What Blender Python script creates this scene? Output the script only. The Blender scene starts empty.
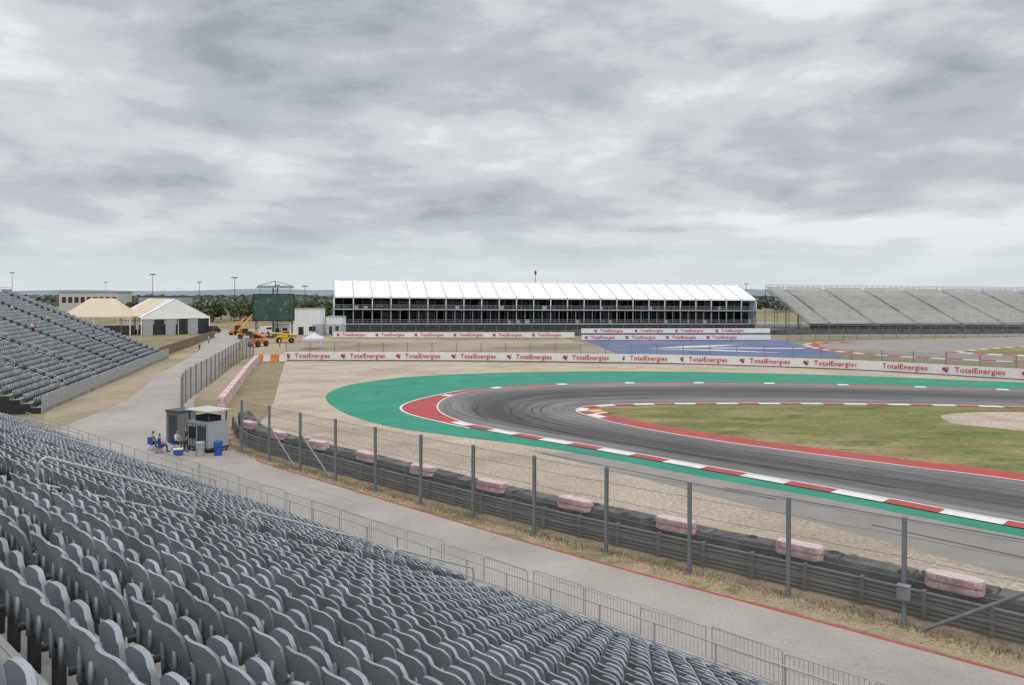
import bpy, bmesh, math, random
import numpy as np
from mathutils import Vector, Matrix
random.seed(7)
rng = np.random.default_rng(7)
scene = bpy.context.scene
R = math.radians

# ------------------------------------------------------------------ helpers
def mat(name, base, rough=.85, var=.12, scale=2.0, bump=0.0, bscale=30.0, metallic=0.0,
        tint=None, tscale=.3, tlo=.45, thi=.6, fine=0.0, fscale=40.0, attr=None, stretch=None, tint2=None, t2scale=.1, t2lo=.5, t2hi=.65, spec=.3):
    m = bpy.data.materials.new(name); m.use_nodes = True
    nt = m.node_tree; N = nt.nodes; L = nt.links
    b = N['Principled BSDF']
    b.inputs['Roughness'].default_value = rough
    b.inputs['Metallic'].default_value = metallic
    b.inputs['Specular IOR Level'].default_value = spec
    tc = N.new('ShaderNodeTexCoord')
    src = tc.outputs['Object']
    if stretch:
        mp = N.new('ShaderNodeMapping'); mp.inputs['Scale'].default_value = stretch
        L.new(src, mp.inputs['Vector']); src = mp.outputs['Vector']
    n1 = N.new('ShaderNodeTexNoise'); n1.inputs['Scale'].default_value = scale; n1.inputs['Detail'].default_value = 4
    n1.inputs['Roughness'].default_value = .6
    L.new(src, n1.inputs['Vector'])
    mr = N.new('ShaderNodeMapRange'); mr.inputs['From Min'].default_value = .3; mr.inputs['From Max'].default_value = .7
    mr.inputs['To Min'].default_value = 1 - var; mr.inputs['To Max'].default_value = 1 + var
    L.new(n1.outputs['Fac'], mr.inputs['Value'])
    val = mr.outputs['Result']
    if fine:
        n3 = N.new('ShaderNodeTexNoise'); n3.inputs['Scale'].default_value = fscale; n3.inputs['Detail'].default_value = 2
        L.new(src, n3.inputs['Vector'])
        m3 = N.new('ShaderNodeMapRange'); m3.inputs['From Min'].default_value = .3; m3.inputs['From Max'].default_value = .7
        m3.inputs['To Min'].default_value = 1 - fine; m3.inputs['To Max'].default_value = 1 + fine
        L.new(n3.outputs['Fac'], m3.inputs['Value'])
        mm = N.new('ShaderNodeMath'); mm.operation = 'MULTIPLY'
        L.new(val, mm.inputs[0]); L.new(m3.outputs['Result'], mm.inputs[1]); val = mm.outputs[0]
    if attr:
        at = N.new('ShaderNodeAttribute'); at.attribute_name = attr
        mm = N.new('ShaderNodeMath'); mm.operation = 'MULTIPLY'
        L.new(val, mm.inputs[0]); L.new(at.outputs['Fac'], mm.inputs[1]); val = mm.outputs[0]
    rgb = N.new('ShaderNodeRGB'); rgb.outputs[0].default_value = (*base, 1); col = rgb.outputs[0]
    for tn, ts, lo, hi in ((tint, tscale, tlo, thi), (tint2, t2scale, t2lo, t2hi)):
        if not tn: continue
        n2 = N.new('ShaderNodeTexNoise'); n2.inputs['Scale'].default_value = ts; n2.inputs['Detail'].default_value = 5
        n2.inputs['Roughness'].default_value = .68
        L.new(src, n2.inputs['Vector'])
        m2 = N.new('ShaderNodeMapRange'); m2.inputs['From Min'].default_value = lo; m2.inputs['From Max'].default_value = hi
        L.new(n2.outputs['Fac'], m2.inputs['Value'])
        mx = N.new('ShaderNodeMix'); mx.data_type = 'RGBA'
        L.new(col, mx.inputs['A']); mx.inputs['B'].default_value = (*tn, 1)
        L.new(m2.outputs['Result'], mx.inputs['Factor']); col = mx.outputs['Result']
    vm = N.new('ShaderNodeVectorMath'); vm.operation = 'SCALE'
    L.new(col, vm.inputs[0]); L.new(val, vm.inputs['Scale'])
    L.new(vm.outputs['Vector'], b.inputs['Base Color'])
    if bump:
        nb = N.new('ShaderNodeTexNoise'); nb.inputs['Scale'].default_value = bscale; nb.inputs['Detail'].default_value = 2
        L.new(src, nb.inputs['Vector'])
        bp = N.new('ShaderNodeBump'); bp.inputs['Strength'].default_value = bump; bp.inputs['Distance'].default_value = .03
        L.new(nb.outputs['Fac'], bp.inputs['Height']); L.new(bp.outputs['Normal'], b.inputs['Normal'])
    return m

def mesh_mat(name, col, spacing=.08, cover=.12):
    """woven wire mesh: see-through diagonal grid in UV metres"""
    m = bpy.data.materials.new(name); m.use_nodes = True
    nt = m.node_tree; N = nt.nodes; L = nt.links
    b = N['Principled BSDF']; b.inputs['Base Color'].default_value = (*col, 1); b.inputs['Roughness'].default_value = .6
    uv = N.new('ShaderNodeUVMap'); sp = N.new('ShaderNodeSeparateXYZ'); L.new(uv.outputs[0], sp.inputs[0])
    def band(op):
        a = N.new('ShaderNodeMath'); a.operation = op; L.new(sp.outputs[0], a.inputs[0]); L.new(sp.outputs[1], a.inputs[1])
        d = N.new('ShaderNodeMath'); d.operation = 'DIVIDE'; d.inputs[1].default_value = spacing; L.new(a.outputs[0], d.inputs[0])
        f = N.new('ShaderNodeMath'); f.operation = 'FRACT'; L.new(d.outputs[0], f.inputs[0])
        g = N.new('ShaderNodeMath'); g.operation = 'LESS_THAN'; g.inputs[1].default_value = cover; L.new(f.outputs[0], g.inputs[0])
        return g
    g1 = band('ADD'); g2 = band('SUBTRACT')
    mx = N.new('ShaderNodeMath'); mx.operation = 'MAXIMUM'; L.new(g1.outputs[0], mx.inputs[0]); L.new(g2.outputs[0], mx.inputs[1])
    L.new(mx.outputs[0], b.inputs['Alpha'])
    return m

class MB:
    def __init__(s): s.v = []; s.f = []; s.m = []; s.uv = {}
    def quad(s, a, b, c, d, mi=0, uv=None):
        i = len(s.v); s.v += [tuple(a), tuple(b), tuple(c), tuple(d)]
        if uv: s.uv[len(s.f)] = uv
        s.f.append((i, i+1, i+2, i+3)); s.m.append(mi)
    def poly(s, pts, mi=0):
        i = len(s.v); s.v += [tuple(p) for p in pts]; s.f.append(tuple(range(i, i+len(pts)))); s.m.append(mi)
    def box(s, x0, x1, y0, y1, z0, z1, mi=0, M=None):
        i = len(s.v)
        P = [(x0,y0,z0),(x1,y0,z0),(x1,y1,z0),(x0,y1,z0),(x0,y0,z1),(x1,y0,z1),(x1,y1,z1),(x0,y1,z1)]
        if M is not None: P = [tuple(M @ Vector(p)) for p in P]
        s.v += P
        for q in [(3,2,1,0),(4,5,6,7),(0,1,5,4),(1,2,6,5),(2,3,7,6),(3,0,4,7)]:
            s.f.append(tuple(i+k for k in q)); s.m.append(mi)
    def prism(s, outline, z0, z1, mi=0, mtop=None, M=None):
        n = len(outline)
        for k in range(n):
            a = outline[k]; c = outline[(k+1) % n]
            P = [Vector((a[0],a[1],z0)),Vector((c[0],c[1],z0)),Vector((c[0],c[1],z1)),Vector((a[0],a[1],z1))]
            if M is not None: P = [M @ p for p in P]
            s.quad(*P, mi=mi)
        P = [Vector((a[0],a[1],z1)) for a in outline]
        if M is not None: P = [M @ p for p in P]
        s.poly(P, mi if mtop is None else mtop)
    def cyl(s, p0, p1, r, mi=0, seg=6, r1=None, cap=True):
        p0 = Vector(p0); p1 = Vector(p1); r1 = r if r1 is None else r1
        ax = (p1-p0).normalized(); up = Vector((0,0,1)) if abs(ax.z) < .95 else Vector((1,0,0))
        a = ax.cross(up).normalized(); b = ax.cross(a)
        i = len(s.v)
        for k in range(seg):
            t = 2*math.pi*k/seg; o = a*math.cos(t)+b*math.sin(t)
            s.v.append(tuple(p0+o*r)); s.v.append(tuple(p1+o*r1))
        for k in range(seg):
            j = (k+1) % seg
            s.f.append((i+2*k, i+2*k+1, i+2*j+1, i+2*j)); s.m.append(mi)
        if cap:
            s.f.append(tuple(i+2*k for k in range(seg))); s.m.append(mi)
            s.f.append(tuple(i+2*k+1 for k in reversed(range(seg)))); s.m.append(mi)
    def tube(s, pts, r, mi=0, seg=6):
        for a, b in zip(pts[:-1], pts[1:]): s.cyl(a, b, r, mi, seg)
    def build(s, name, mats, parent=None, M=None, smooth=False):
        me = bpy.data.meshes.new(name); me.from_pydata(s.v, [], s.f)
        for m in mats: me.materials.append(m)
        me.polygons.foreach_set('material_index', s.m)
        if smooth: me.polygons.foreach_set('use_smooth', [True]*len(s.f))
        if s.uv:
            l = me.uv_layers.new(name='UVMap')
            for fi, uvs in s.uv.items():
                for k, li in enumerate(me.polygons[fi].loop_indices): l.data[li].uv = uvs[k]
        me.update()
        o = bpy.data.objects.new(name, me); scene.collection.objects.link(o)
        if parent: o.parent = parent
        if M is not None: o.matrix_world = M
        return o

def empty(name, M=None):
    o = bpy.data.objects.new(name, None); scene.collection.objects.link(o)
    o.empty_display_size = .2
    if M is not None: o.matrix_world = M
    return o

def catmull(pts, n=8):
    P = [Vector(p) for p in pts]; P = [P[0]*2-P[1]] + P + [P[-1]*2-P[-2]]
    out = []
    for i in range(1, len(P)-2):
        for k in range(n):
            t = k/n; a, b, c, d = P[i-1], P[i], P[i+1], P[i+2]
            out.append(.5*((2*b)+(c-a)*t+(2*a-5*b+4*c-d)*t*t+(-a+3*b-3*c+d)*t**3))
    out.append(P[-2]); return out

def offset(path, w):
    """positive w = to the right of travel"""
    out = []
    for i, p in enumerate(path):
        a = path[max(i-1, 0)]; b = path[min(i+1, len(path)-1)]
        t = (b-a).normalized(); ww = w(i/(len(path)-1)) if callable(w) else w
        out.append(p + Vector((t.y, -t.x))*ww)
    return out

def arclen(path):
    s = [0]
    for a, b in zip(path[:-1], path[1:]): s.append(s[-1]+(b-a).length)
    return s
def resample(path, step):
    s = arclen(path); out = []; d = 0; i = 0
    while d <= s[-1]:
        while i < len(s)-2 and s[i+1] < d: i += 1
        t = (d-s[i])/max(s[i+1]-s[i], 1e-6); out.append(path[i].lerp(path[i+1], t)); d += step
    return out

def sheet(name, pts, z, m):
    b = MB(); P = [(p[0], p[1], z) for p in pts]
    area = sum(P[i][0]*P[(i+1) % len(P)][1]-P[(i+1) % len(P)][0]*P[i][1] for i in range(len(P)))
    if area < 0: P = P[::-1]
    b.poly(P); o = b.build(name, [m])
    bm = bmesh.new(); bm.from_mesh(o.data); bmesh.ops.triangulate(bm, faces=bm.faces[:], ngon_method='EAR_CLIP'); bm.to_mesh(o.data); bm.free()
    return o

def ribbon(name, A, B, z, mats, mfun=None, parent=None, zb=None, b=None):
    own = b is None
    b = MB() if own else b; sa = arclen(A)
    zb = z if zb is None else zb
    for i in range(len(A)-1):
        uv = [(sa[i], 0), (sa[i], 1), (sa[i+1], 1), (sa[i+1], 0)]
        q = [(A[i].x, A[i].y, z), (B[i].x, B[i].y, zb), (B[i+1].x, B[i+1].y, zb), (A[i+1].x, A[i+1].y, z)]
        n = (Vector(q[1])-Vector(q[0])).cross(Vector(q[2])-Vector(q[0]))
        if n.z < 0: q = q[::-1]; uv = uv[::-1]
        b.quad(*q, mi=mfun(i) if mfun else 0, uv=uv)
    return b.build(name, mats, parent) if own else None

# ------------------------------------------------------------------ materials
M_ground = mat('dry_grass_ground', (.245,.20,.12), .95, .2, .6, .4, 8, tint=(.155,.155,.07), tscale=.07, tlo=.48, thi=.64, fine=.25, fscale=6)
M_verge = mat('dry_verge', (.32,.25,.165), .95, .2, .9, .5, 9, tint=(.16,.15,.065), tscale=.35, tlo=.52, thi=.62, fine=.25, fscale=9)
M_road = mat('worn_concrete_road', (.36,.325,.295), .9, .08, .25, .15, 40, tint=(.29,.265,.24), tscale=.14, tlo=.45, thi=.7, fine=.10, fscale=9, tint2=(.22,.20,.185), t2scale=.9, t2lo=.62, t2hi=.75)
M_gravel = mat('gravel', (.44,.365,.285), .95, .10, .35, .6, 12, tint=(.35,.285,.215), tscale=.09, fine=.30, fscale=5)
M_dirt = mat('dirt', (.38,.305,.22), .95, .15, .1, .3, 5, tint=(.22,.19,.115), tscale=.05)
M_shoulder = mat('old_asphalt', (.265,.245,.225), .9, .08, .4, .1, 30, fine=.1, fscale=8, tint=(.21,.195,.18), tscale=.25, tlo=.5, thi=.7)
M_green = mat('green_paint', (.022,.225,.140), .75, .10, .3, .05, 30, tint=(.05,.25,.175), tscale=.2, tlo=.45, thi=.75, fine=.08, fscale=6, tint2=(.035,.15,.10), t2scale=.5, t2lo=.6, t2hi=.8)
M_red = mat('red_paint', (.42,.055,.055), .7, .12, .8, .05, 30, tint=(.32,.075,.07), tscale=.5, fine=.12, fscale=7)
M_white = mat('white_paint', (.70,.68,.66), .7, .06, .8, tint=(.50,.47,.44), tscale=.8, tlo=.46, thi=.72)
M_blue = mat('blue_paint', (.10,.135,.255), .8, .12, .1, tint=(.16,.18,.26), tscale=.08)
M_infield = mat('infield_grass', (.165,.165,.055), .95, .22, .35, .4, 6, tint=(.30,.235,.13), tscale=.10, tlo=.45, thi=.64, fine=.25, fscale=4, stretch=(.45,1,1), tint2=(.10,.125,.035), t2scale=.3, t2lo=.50, t2hi=.64)
M_post = mat('galvanised_post', (.22,.235,.24), .55, .12, 2, metallic=.2)
M_rail = mat('galvanised_rail', (.17,.17,.165), .55, .2, .7, metallic=.2)
M_tyre = mat('tyre_belt', (.075,.075,.075), .75, .25, 1.2, tint=(.135,.13,.12), tscale=.7, fine=.15, fscale=10)
M_pink = mat('faded_red_tyre_bundle', (.50,.28,.30), .85, .25, 3, tint=(.60,.46,.45), tscale=2.5, fine=.15, fscale=14)
M_pinktop = mat('bleached_tyre_top', (.62,.50,.48), .85, .2, 4)
M_seat = mat('seat_plastic', (.255,.278,.303), .36, .07, 3, attr='rnd', fine=.06, fscale=25, spec=.5, tint=(.20,.215,.232), tscale=.7, tlo=.45, thi=.7)
M_steel = mat('seat_bracket_steel', (.09,.095,.10), .5, .1, 3, metallic=.5)
M_deck = mat('grandstand_deck', (.33,.32,.30), .85, .12, .8, .05, 30, tint=(.22,.215,.20), tscale=.6)
M_galv = mat('galvanised_tube', (.42,.43,.43), .45, .1, 3, metallic=.3)
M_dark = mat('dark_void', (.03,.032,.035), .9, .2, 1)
M_meshn = mesh_mat('chainlink_mesh', (.29,.29,.285), .09, .10)
M_meshd = mesh_mat('dark_debris_mesh', (.06,.065,.065), .2, .22)
M_meshg = mesh_mat('grey_debris_mesh', (.15,.155,.155), .2, .10)
M_fabric = mat('white_marquee_fabric', (.78,.79,.80), .6, .06, .2)
M_beige = mat('beige_marquee_fabric', (.56,.47,.35), .7, .08, .2)
M_ally = mat('bleacher_aluminium', (.48,.47,.445), .6, .1, .3)
M_blriser = mat('bleacher_tread', (.33,.32,.305), .8, .1, .3)
M_leaf = mat('foliage', (.075,.095,.045), .8, .3, .15, attr='rnd')
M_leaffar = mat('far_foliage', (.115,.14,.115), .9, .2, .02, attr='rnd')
M_bark = mat('bark', (.10,.08,.06), .9, .2, 4)
M_textred = mat('banner_red', (.56,.025,.045), .6, .04, 3)
M_banner = mat('banner_white', (.74,.74,.74), .6, .05, .6)
M_orange = mat('orange_paint', (.65,.20,.04), .5, .08, 2)
M_yellow = mat('yellow_paint', (.68,.42,.03), .5, .1, 2)
M_rubber = mat('rubber', (.02,.02,.02), .8, .2, 3)
M_glass = mat('dark_glass', (.03,.04,.045), .15, .1, 1)
M_bluebin = mat('blue_plastic', (.03,.09,.35), .5, .1, 3)
M_grey = mat('grey_sheet_metal', (.33,.345,.36), .55, .1, 1.5)
M_wood = mat('brown_fence', (.20,.15,.10), .9, .2, 1)
M_skid = mat('rubber_mark', (.045,.043,.043), .85, .3, .4)
M_skid2 = mat('faint_rubber_mark', (.075,.072,.072), .85, .3, .4)
M_crack = mat('road_seam', (.20,.182,.165), .9, .3, .6)

def asphalt():
    m = bpy.data.materials.new('racing_asphalt'); m.use_nodes = True
    nt = m.node_tree; N = nt.nodes; L = nt.links; b = N['Principled BSDF']; b.inputs['Roughness'].default_value = .8
    uv = N.new('ShaderNodeUVMap')
    def st(sx, sy, det=4):
        mp = N.new('ShaderNodeMapping'); mp.inputs['Scale'].default_value = (sx, sy, 1)
        L.new(uv.outputs[0], mp.inputs[0])
        n = N.new('ShaderNodeTexNoise'); n.inputs['Scale'].default_value = 1; n.inputs['Detail'].default_value = det; L.new(mp.outputs[0], n.inputs['Vector']); return n.outputs['Fac']
    sp = N.new('ShaderNodeSeparateXYZ'); L.new(uv.outputs[0], sp.inputs[0])
    cr = N.new('ShaderNodeValToRGB'); L.new(sp.outputs[1], cr.inputs[0])
    e = cr.color_ramp.elements
    e[0].position = 0; e[0].color = (1.08,1.08,1.08,1); e[1].position = 1; e[1].color = (1,1,1,1)
    for p, c in ((.14,.95),(.27,.52),(.46,.38),(.60,.50),(.76,.90)):
        x = e.new(p); x.color = (c,c,c,1)
    tc = N.new('ShaderNodeTexCoord'); n2 = N.new('ShaderNodeTexNoise'); n2.inputs['Scale'].default_value = .12; n2.inputs['Detail'].default_value = 5
    L.new(tc.outputs['Object'], n2.inputs['Vector'])
    n3 = N.new('ShaderNodeTexNoise'); n3.inputs['Scale'].default_value = 9; L.new(tc.outputs['Object'], n3.inputs['Vector'])
    def mr(src, a, c, lo=.3, hi=.7):
        q = N.new('ShaderNodeMapRange'); q.inputs['From Min'].default_value = lo; q.inputs['From Max'].default_value = hi
        q.inputs['To Min'].default_value = a; q.inputs['To Max'].default_value = c; L.new(src, q.inputs['Value']); return q.outputs['Result']
    def mul(a, c):
        q = N.new('ShaderNodeMath'); q.operation = 'MULTIPLY'; L.new(a, q.inputs[0]); L.new(c, q.inputs[1]); return q.outputs[0]
    v = mul(mul(mul(mr(st(.03, 9), .65, 1.3), mr(st(.05, 45, 3), .75, 1.2)), cr.outputs[0]), mul(mr(n2.outputs['Fac'], .82, 1.15), mr(n3.outputs['Fac'], .92, 1.08)))
    vm = N.new('ShaderNodeVectorMath'); vm.operation = 'SCALE'; vm.inputs[0].default_value = (.175,.165,.160); L.new(v, vm.inputs['Scale'])
    L.new(vm.outputs[0], b.inputs['Base Color']); return m
M_asphalt = asphalt()

# ------------------------------------------------------------------ ground & circuit
g = MB(); S = 6000
xs = [-S,-1500,-400,-100,0,100,400,1500,S]; ys = [-400,-50,60,200,500,1500,3500,9000]
for i in range(len(xs)-1):
    for j in range(len(ys)-1):
        g.quad((xs[i],ys[j],0),(xs[i+1],ys[j],0),(xs[i+1],ys[j+1],0),(xs[i],ys[j+1],0))
g.build('ground', [M_ground])

d2 = Vector((-.733,.680)); n2 = Vector((.680,.733))
def nt_(n, t): p = n2*n + d2*t; return (p.x, p.y)

roadR = catmull([nt_(26.8,-40), nt_(26.7,-8), nt_(26.3,8), nt_(25.8,22), nt_(26.0,38), (-17.6,52.4), (-23.5,61.5), (-31,76), (-38.5,98), (-43.6,114.5), (-52,145), (-62,190), (-70,240)], 8)
roadL = catmull([nt_(14,-40), nt_(14,-8), nt_(14,8), nt_(14,22), nt_(14,38), nt_(16,52), nt_(19,66), (-39.5,80), (-45.5,98.7), (-50,114), (-60,150), (-76,192), (-84,240)], 8)
sheet('dirt_shoulder', [(-36,60),(-43,72),(-58.5,132),(-76,200),(-90,240),(-60,240),(-50,190),(-40,120),(-28,74)], .004, M_dirt)
ribbon('service_road', roadR, roadL, .008, [M_road])
ribbon('painted_road_line', roadR[:40], offset(roadR[:40], -.14), .012, [M_red])
ck = MB()
for k in range(9):
    t0 = -8+k*6.1+random.uniform(-1,1); n0 = random.uniform(22.0,25.4)
    pts = [Vector(nt_(n0+random.uniform(-.05,.05), t0+q*1.1)) for q in range(7)]
    A_ = catmull(pts, 4); ribbon('', A_, offset(A_, random.uniform(.02,.035)), .0122+.0001*k, None, b=ck)
ck.build('road_seams', [M_crack])

fence_ctl = [(44.1,-2.9),(30,10),(13,25.7),(7,30.6),(-1.98,38.1),(-11.1,46.6),(-15.9,51.2),(-20.1,55.8),(-24,64),(-28.4,74.7),(-35,99),(-41.5,124.5)]
fence = catmull(fence_ctl, 8)     # near right -> far left; track is to the right of travel
gr = offset(fence, 1.5)
ribbon('verge', offset(fence[:66], -1.25), offset(fence[:66], 1.6), .004, [M_verge])
sheet('gravel_trap', [p for p in gr[:60]] + [(-22,70),(-24.4,80.3),(-30,101),(-36.2,124.5),(-36,127),(0,123.5),(30,119.8),(50,111),(66,98.5),(110,84),(140,40),(90,-20)], .006, M_gravel)
sheet('runoff_shoulder', [(60,-12),(23.5,24.5),(19,31),(13,39.5),(6,48.5),(1,54.5),(10,52),(30,35),(62,4)], .009, M_shoulder)

outer_c = [(46,15.5),(24.4,37.2),(20.5,41.3),(16.7,45.2),(11.95,49.9),(6.3,55.6),(.8,60.9),(-3.2,65.1),(-5.5,68.9),(-6.9,72.9),(-7.4,77.4),(-6.9,82),(-5.0,86.8),(-1.0,90.4),(5.7,93.3),(16.8,94.9),(34.6,93.9),(57.5,87.7),(100,74)]
inner_c = [(53,23.5),(31,44.7),(25.8,49),(21.8,52.4),(16.5,57),(12,61.8),(8.9,66),(7.2,69.4),(6.35,71.4),(6.1,72.8),(6.3,74.1),(7.0,75.3),(8.4,76.3),(10.5,77.1),(14,77.7),(20,78),(34.5,77.6),(51,74.8),(94,61.5)]
outer = catmull(outer_c, 10); inner = catmull(inner_c, 10)
green_c = [(62,-4),(44,14.2),(23.1,35.2),(15.8,42.7),(11.2,46.9),(5.8,52.3),(.6,56.7),(-4.8,60.2),(-9.8,64),(-14.6,70.2),(-18.6,78.8),(-20.2,86),(-19.6,92.6),(-16.7,98.7),(-10.9,104),(1.1,108.4),(17.9,109.6),(34.1,107.2),(50.5,101.9),(62.9,96),(105,82)]
sheet('painted_runoff', catmull(green_c, 6) + [Vector(p) for p in [(100,70),(60,80),(30,80),(10,75),(25,50),(62,12)]], .013, M_green)
def redw(u):
    c = math.exp(-((u-.53)/.085)**2)
    return -(1.0 + 2.3*c)
band = offset(outer, redw)
ribbon('painted_kerb_band', outer, band, .017, [M_red])
ribbon('kerb_edge_line', band[68:], offset(band[68:], -.22), .021, [M_white])
ribbon('race_track', outer, inner, .021, [M_asphalt])
ribbon('track_edge_line', offset(outer, .02), offset(outer, .17), .032, [M_white])
sk = MB()
for _ in range(34):
    i0 = random.randint(5,130); ln = random.randint(18,60); i1 = min(i0+ln, len(outer)-2)
    f0 = random.uniform(.2,.75); f1 = f0+random.uniform(-.15,.15); w = random.uniform(.06,.18)
    A_ = [outer[i].lerp(inner[i], f0+(f1-f0)*(i-i0)/ln) for i in range(i0, i1)]
    mi = random.choice([0,1,1])
    if len(A_) > 3: ribbon('', A_, offset(A_, w), .024+.0002*_, None, lambda i: mi, b=sk)
sk.build('tyre_marks', [M_skid, M_skid2])
sk = MB()
for k, pts in enumerate(([(27,31),(19,38),(12,44)],[(14,41.5),(8.5,47),(2,53.5)],[(34,20),(24,29.5),(17,37)],[(-2,101),(8,104),(22,104.5)],[(-15,84),(-14,92),(-8,99)])):
    A_ = catmull([Vector(p) for p in pts], 8); ribbon('', A_, offset(A_, .14), .0175+.0005*k, None, b=sk)
sk.build('tyre_marks', [M_skid2])
near = resample(outer[2:76], .55)
ribbon('striped_kerb', offset(near, -.05), offset(near, -1.05), .034, [M_red, M_white], lambda i: (i//5) % 2, zb=.06)
far = resample(outer[112:], .6)
ribbon('striped_kerb', offset(far, -.05), offset(far, -1.0), .034, [M_red, M_white], lambda i: 1 if (i % 14) < 2 else 0, zb=.06)
def inw(u): return 2.1 if u < .35 else (2.1-(u-.35)/.1*1.0 if u < .45 else 1.1)
infk = offset(inner, inw)
ribbon('infield_kerb_band', inner, infk, .026, [M_red])
ribbon('infield_edge_line', offset(inner, .0), offset(inner, -.15), .033, [M_white])
ik = resample(inner[62:], .7)
ribbon('striped_kerb', offset(ik, .05), offset(ik, .95), .038, [M_red, M_white], lambda i: (i//3) % 2, zb=.05)
ap = resample(inner[74:100], .5)
ribbon('apex_kerb', offset(ap, 1.0), offset(ap, 2.2), .055, [M_orange, M_white], lambda i: 0 if i%4 else 1, zb=.09)
sheet('infield_lawn', [Vector((p.x, p.y)) for p in infk], .022, M_infield)
sheet('infield_dirt_patch', catmull([(37,66),(39,70.5),(46,72),(56,69),(60,62),(52,57),(43,60),(37,66)], 5), .026, M_gravel)

sheet('dirt_lot', [(-45,128),(18,124),(26,140),(14,178),(12,200),(-46,200),(-54,160)], .005, M_dirt)
sheet('paddock_asphalt', [(-60,200.5),(200,200.5),(260,215),(260,300),(-70,300)], .003, M_shoulder)
sheet('blue_runoff', [(16.7,181),(64,188),(61,165),(60,150),(57,133),(40,133),(19,141)], .012, M_blue)
for q in ([(27,155),(39,158),(48,166),(36,162)], [(27,153),(40,152),(50,143),(37,149)], [(40,157.5),(58,156),(58,154),(40,155)]):
    sheet('white_paint_marking', q, .016, M_white)
trk2 = [(61,165),(60.5,150),(62,140),(70,129),(86,121),(150,108),(210,150),(160,200),(100,187),(75,178)]
ro = catmull(trk2+[trk2[0]], 6)
sheet('race_track_section', ro, .008, M_shoulder)
g2 = catmull([(80,145),(90,136),(110,133),(160,140),(130,165),(104,160),(80,145)], 8)
sheet('infield_lawn', g2, .014, M_infield)
k2 = resample(g2, 1.2)
ribbon('striped_kerb', k2, offset(k2, -1.5), .02, [M_red, M_white], lambda i: (i//2) % 2, zb=.06)
k3 = resample(catmull([(75,176),(64,170),(60,158),(61,146),(65,137),(73,129),(88,122),(150,110)], 8), 1.2)
ribbon('striped_kerb', k3, offset(k3, -1.3), .02, [M_red, M_white], lambda i: (i//2) % 2, zb=.06)
ribbon('painted_kerb_band', offset(k3, -1.35), offset(k3, -3.0), .02, [M_red])

# ------------------------------------------------------------------ fences, guardrail, tyre wall
def fence_obj(name, path, h, spacing, meshm, postr=.06, z0=0.0, cables=(.9,1.6,2.3,3.0,3.5), brace=None):
    P = resample(path, spacing); b = MB()
    for i, p in enumerate(P):
        a = P[max(i-1,0)]; c = P[min(i+1,len(P)-1)]; t = (c-a).normalized(); ang = math.atan2(t.y, t.x)
        M = Matrix.Translation((p.x,p.y,0)) @ Matrix.Rotation(ang+random.uniform(-.05,.05), 4, 'Z') @ Matrix.Rotation(random.uniform(-.010,.010),4,'Y')
        hh = h+random.uniform(-.03,.05)
        b.box(-postr, postr, -postr*.9, -postr*.6, 0, hh, 0, M); b.box(-postr, postr, postr*.6, postr*.9, 0, hh, 0, M)
        b.box(-postr*.3, postr*.3, -postr*.6, postr*.6, 0, hh, 0, M)
        b.box(-postr*2.2, postr*2.2, -postr*2.2, postr*2.2, 0, .03, 0, M)
    s = 0
    for a, c in zip(P[:-1], P[1:]):
        l = (c-a).length; sg = random.uniform(.0,.04)
        mid = (a+c)/2
        for z in cables:
            if z < h: b.tube([(a.x,a.y,z), (mid.x,mid.y,z-sg), (c.x,c.y,z)], .011, 0, 4)
        b.quad((a.x,a.y,z0),(c.x,c.y,z0),(c.x,c.y,h-.05),(a.x,a.y,h-.05), 1, uv=[(s,z0),(s+l,z0),(s+l,h),(s,h)])
        s += l
    if brace:
        for i, dr in brace:
            if 0 < i < len(P)-1:
                q = P[i].lerp(P[i+dr], .85)
                b.cyl((P[i].x,P[i].y,2.3), (q.x,q.y,.05), .06, 0, 8)
    return b.build(name, [M_post, meshm]), P
f1, FP = fence_obj('catch_fence', fence[:58], 3.6, 3.85, M_meshn, .068, .05, brace=((10,1),(20,-1),(21,-1)))
b = MB(); pp = FP[11]
b.box(-.18,.18,-.13,.13,1.0,1.42,0, Matrix.Translation((pp.x-.12,pp.y-.22,0)) @ Matrix.Rotation(R(-42),4,'Z'))
b.box(-.20,.20,-.15,.15,1.42,1.45,0, Matrix.Translation((pp.x-.12,pp.y-.22,0)) @ Matrix.Rotation(R(-42),4,'Z'))
b.cyl((pp.x-.12,pp.y-.22,0),(pp.x-.12,pp.y-.22,1.0),.03,0,6)
b.build('electrical_box', [mat('grey_box',(.22,.23,.24),.6,.15,3)])

def guardrail(name, path, rails=4):
    P = resample(path, 2.0); b = MB()
    prof = [(0,0),(.05,.04),(.05,.09),(0,.13),(0,.17),(.05,.21),(.05,.26),(0,.30)]
    for a, c in zip(P[:-1], P[1:]):
        t = (c-a).normalized(); o = Vector((-t.y, t.x))
        for r in range(rails):
            z = .05 + r*.31
            for (y0, h0), (y1, h1) in zip(prof[:-1], prof[1:]):
                b.quad((a.x+o.x*y0,a.y+o.y*y0,z+h0),(c.x+o.x*y0,c.y+o.y*y0,z+h0),(c.x+o.x*y1,c.y+o.y*y1,z+h1),(a.x+o.x*y1,a.y+o.y*y1,z+h1))
        ang = math.atan2(t.y,t.x)
        b.box(-.06,.06,-.07,.18,0,.08+rails*.31,0, Matrix.Translation((a.x,a.y,0)) @ Matrix.Rotation(ang,4,'Z'))
    return b.build(name, [M_rail])
guard = offset(fence, 1.05)
guardrail('guardrail', guard[:66], 3)

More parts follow.
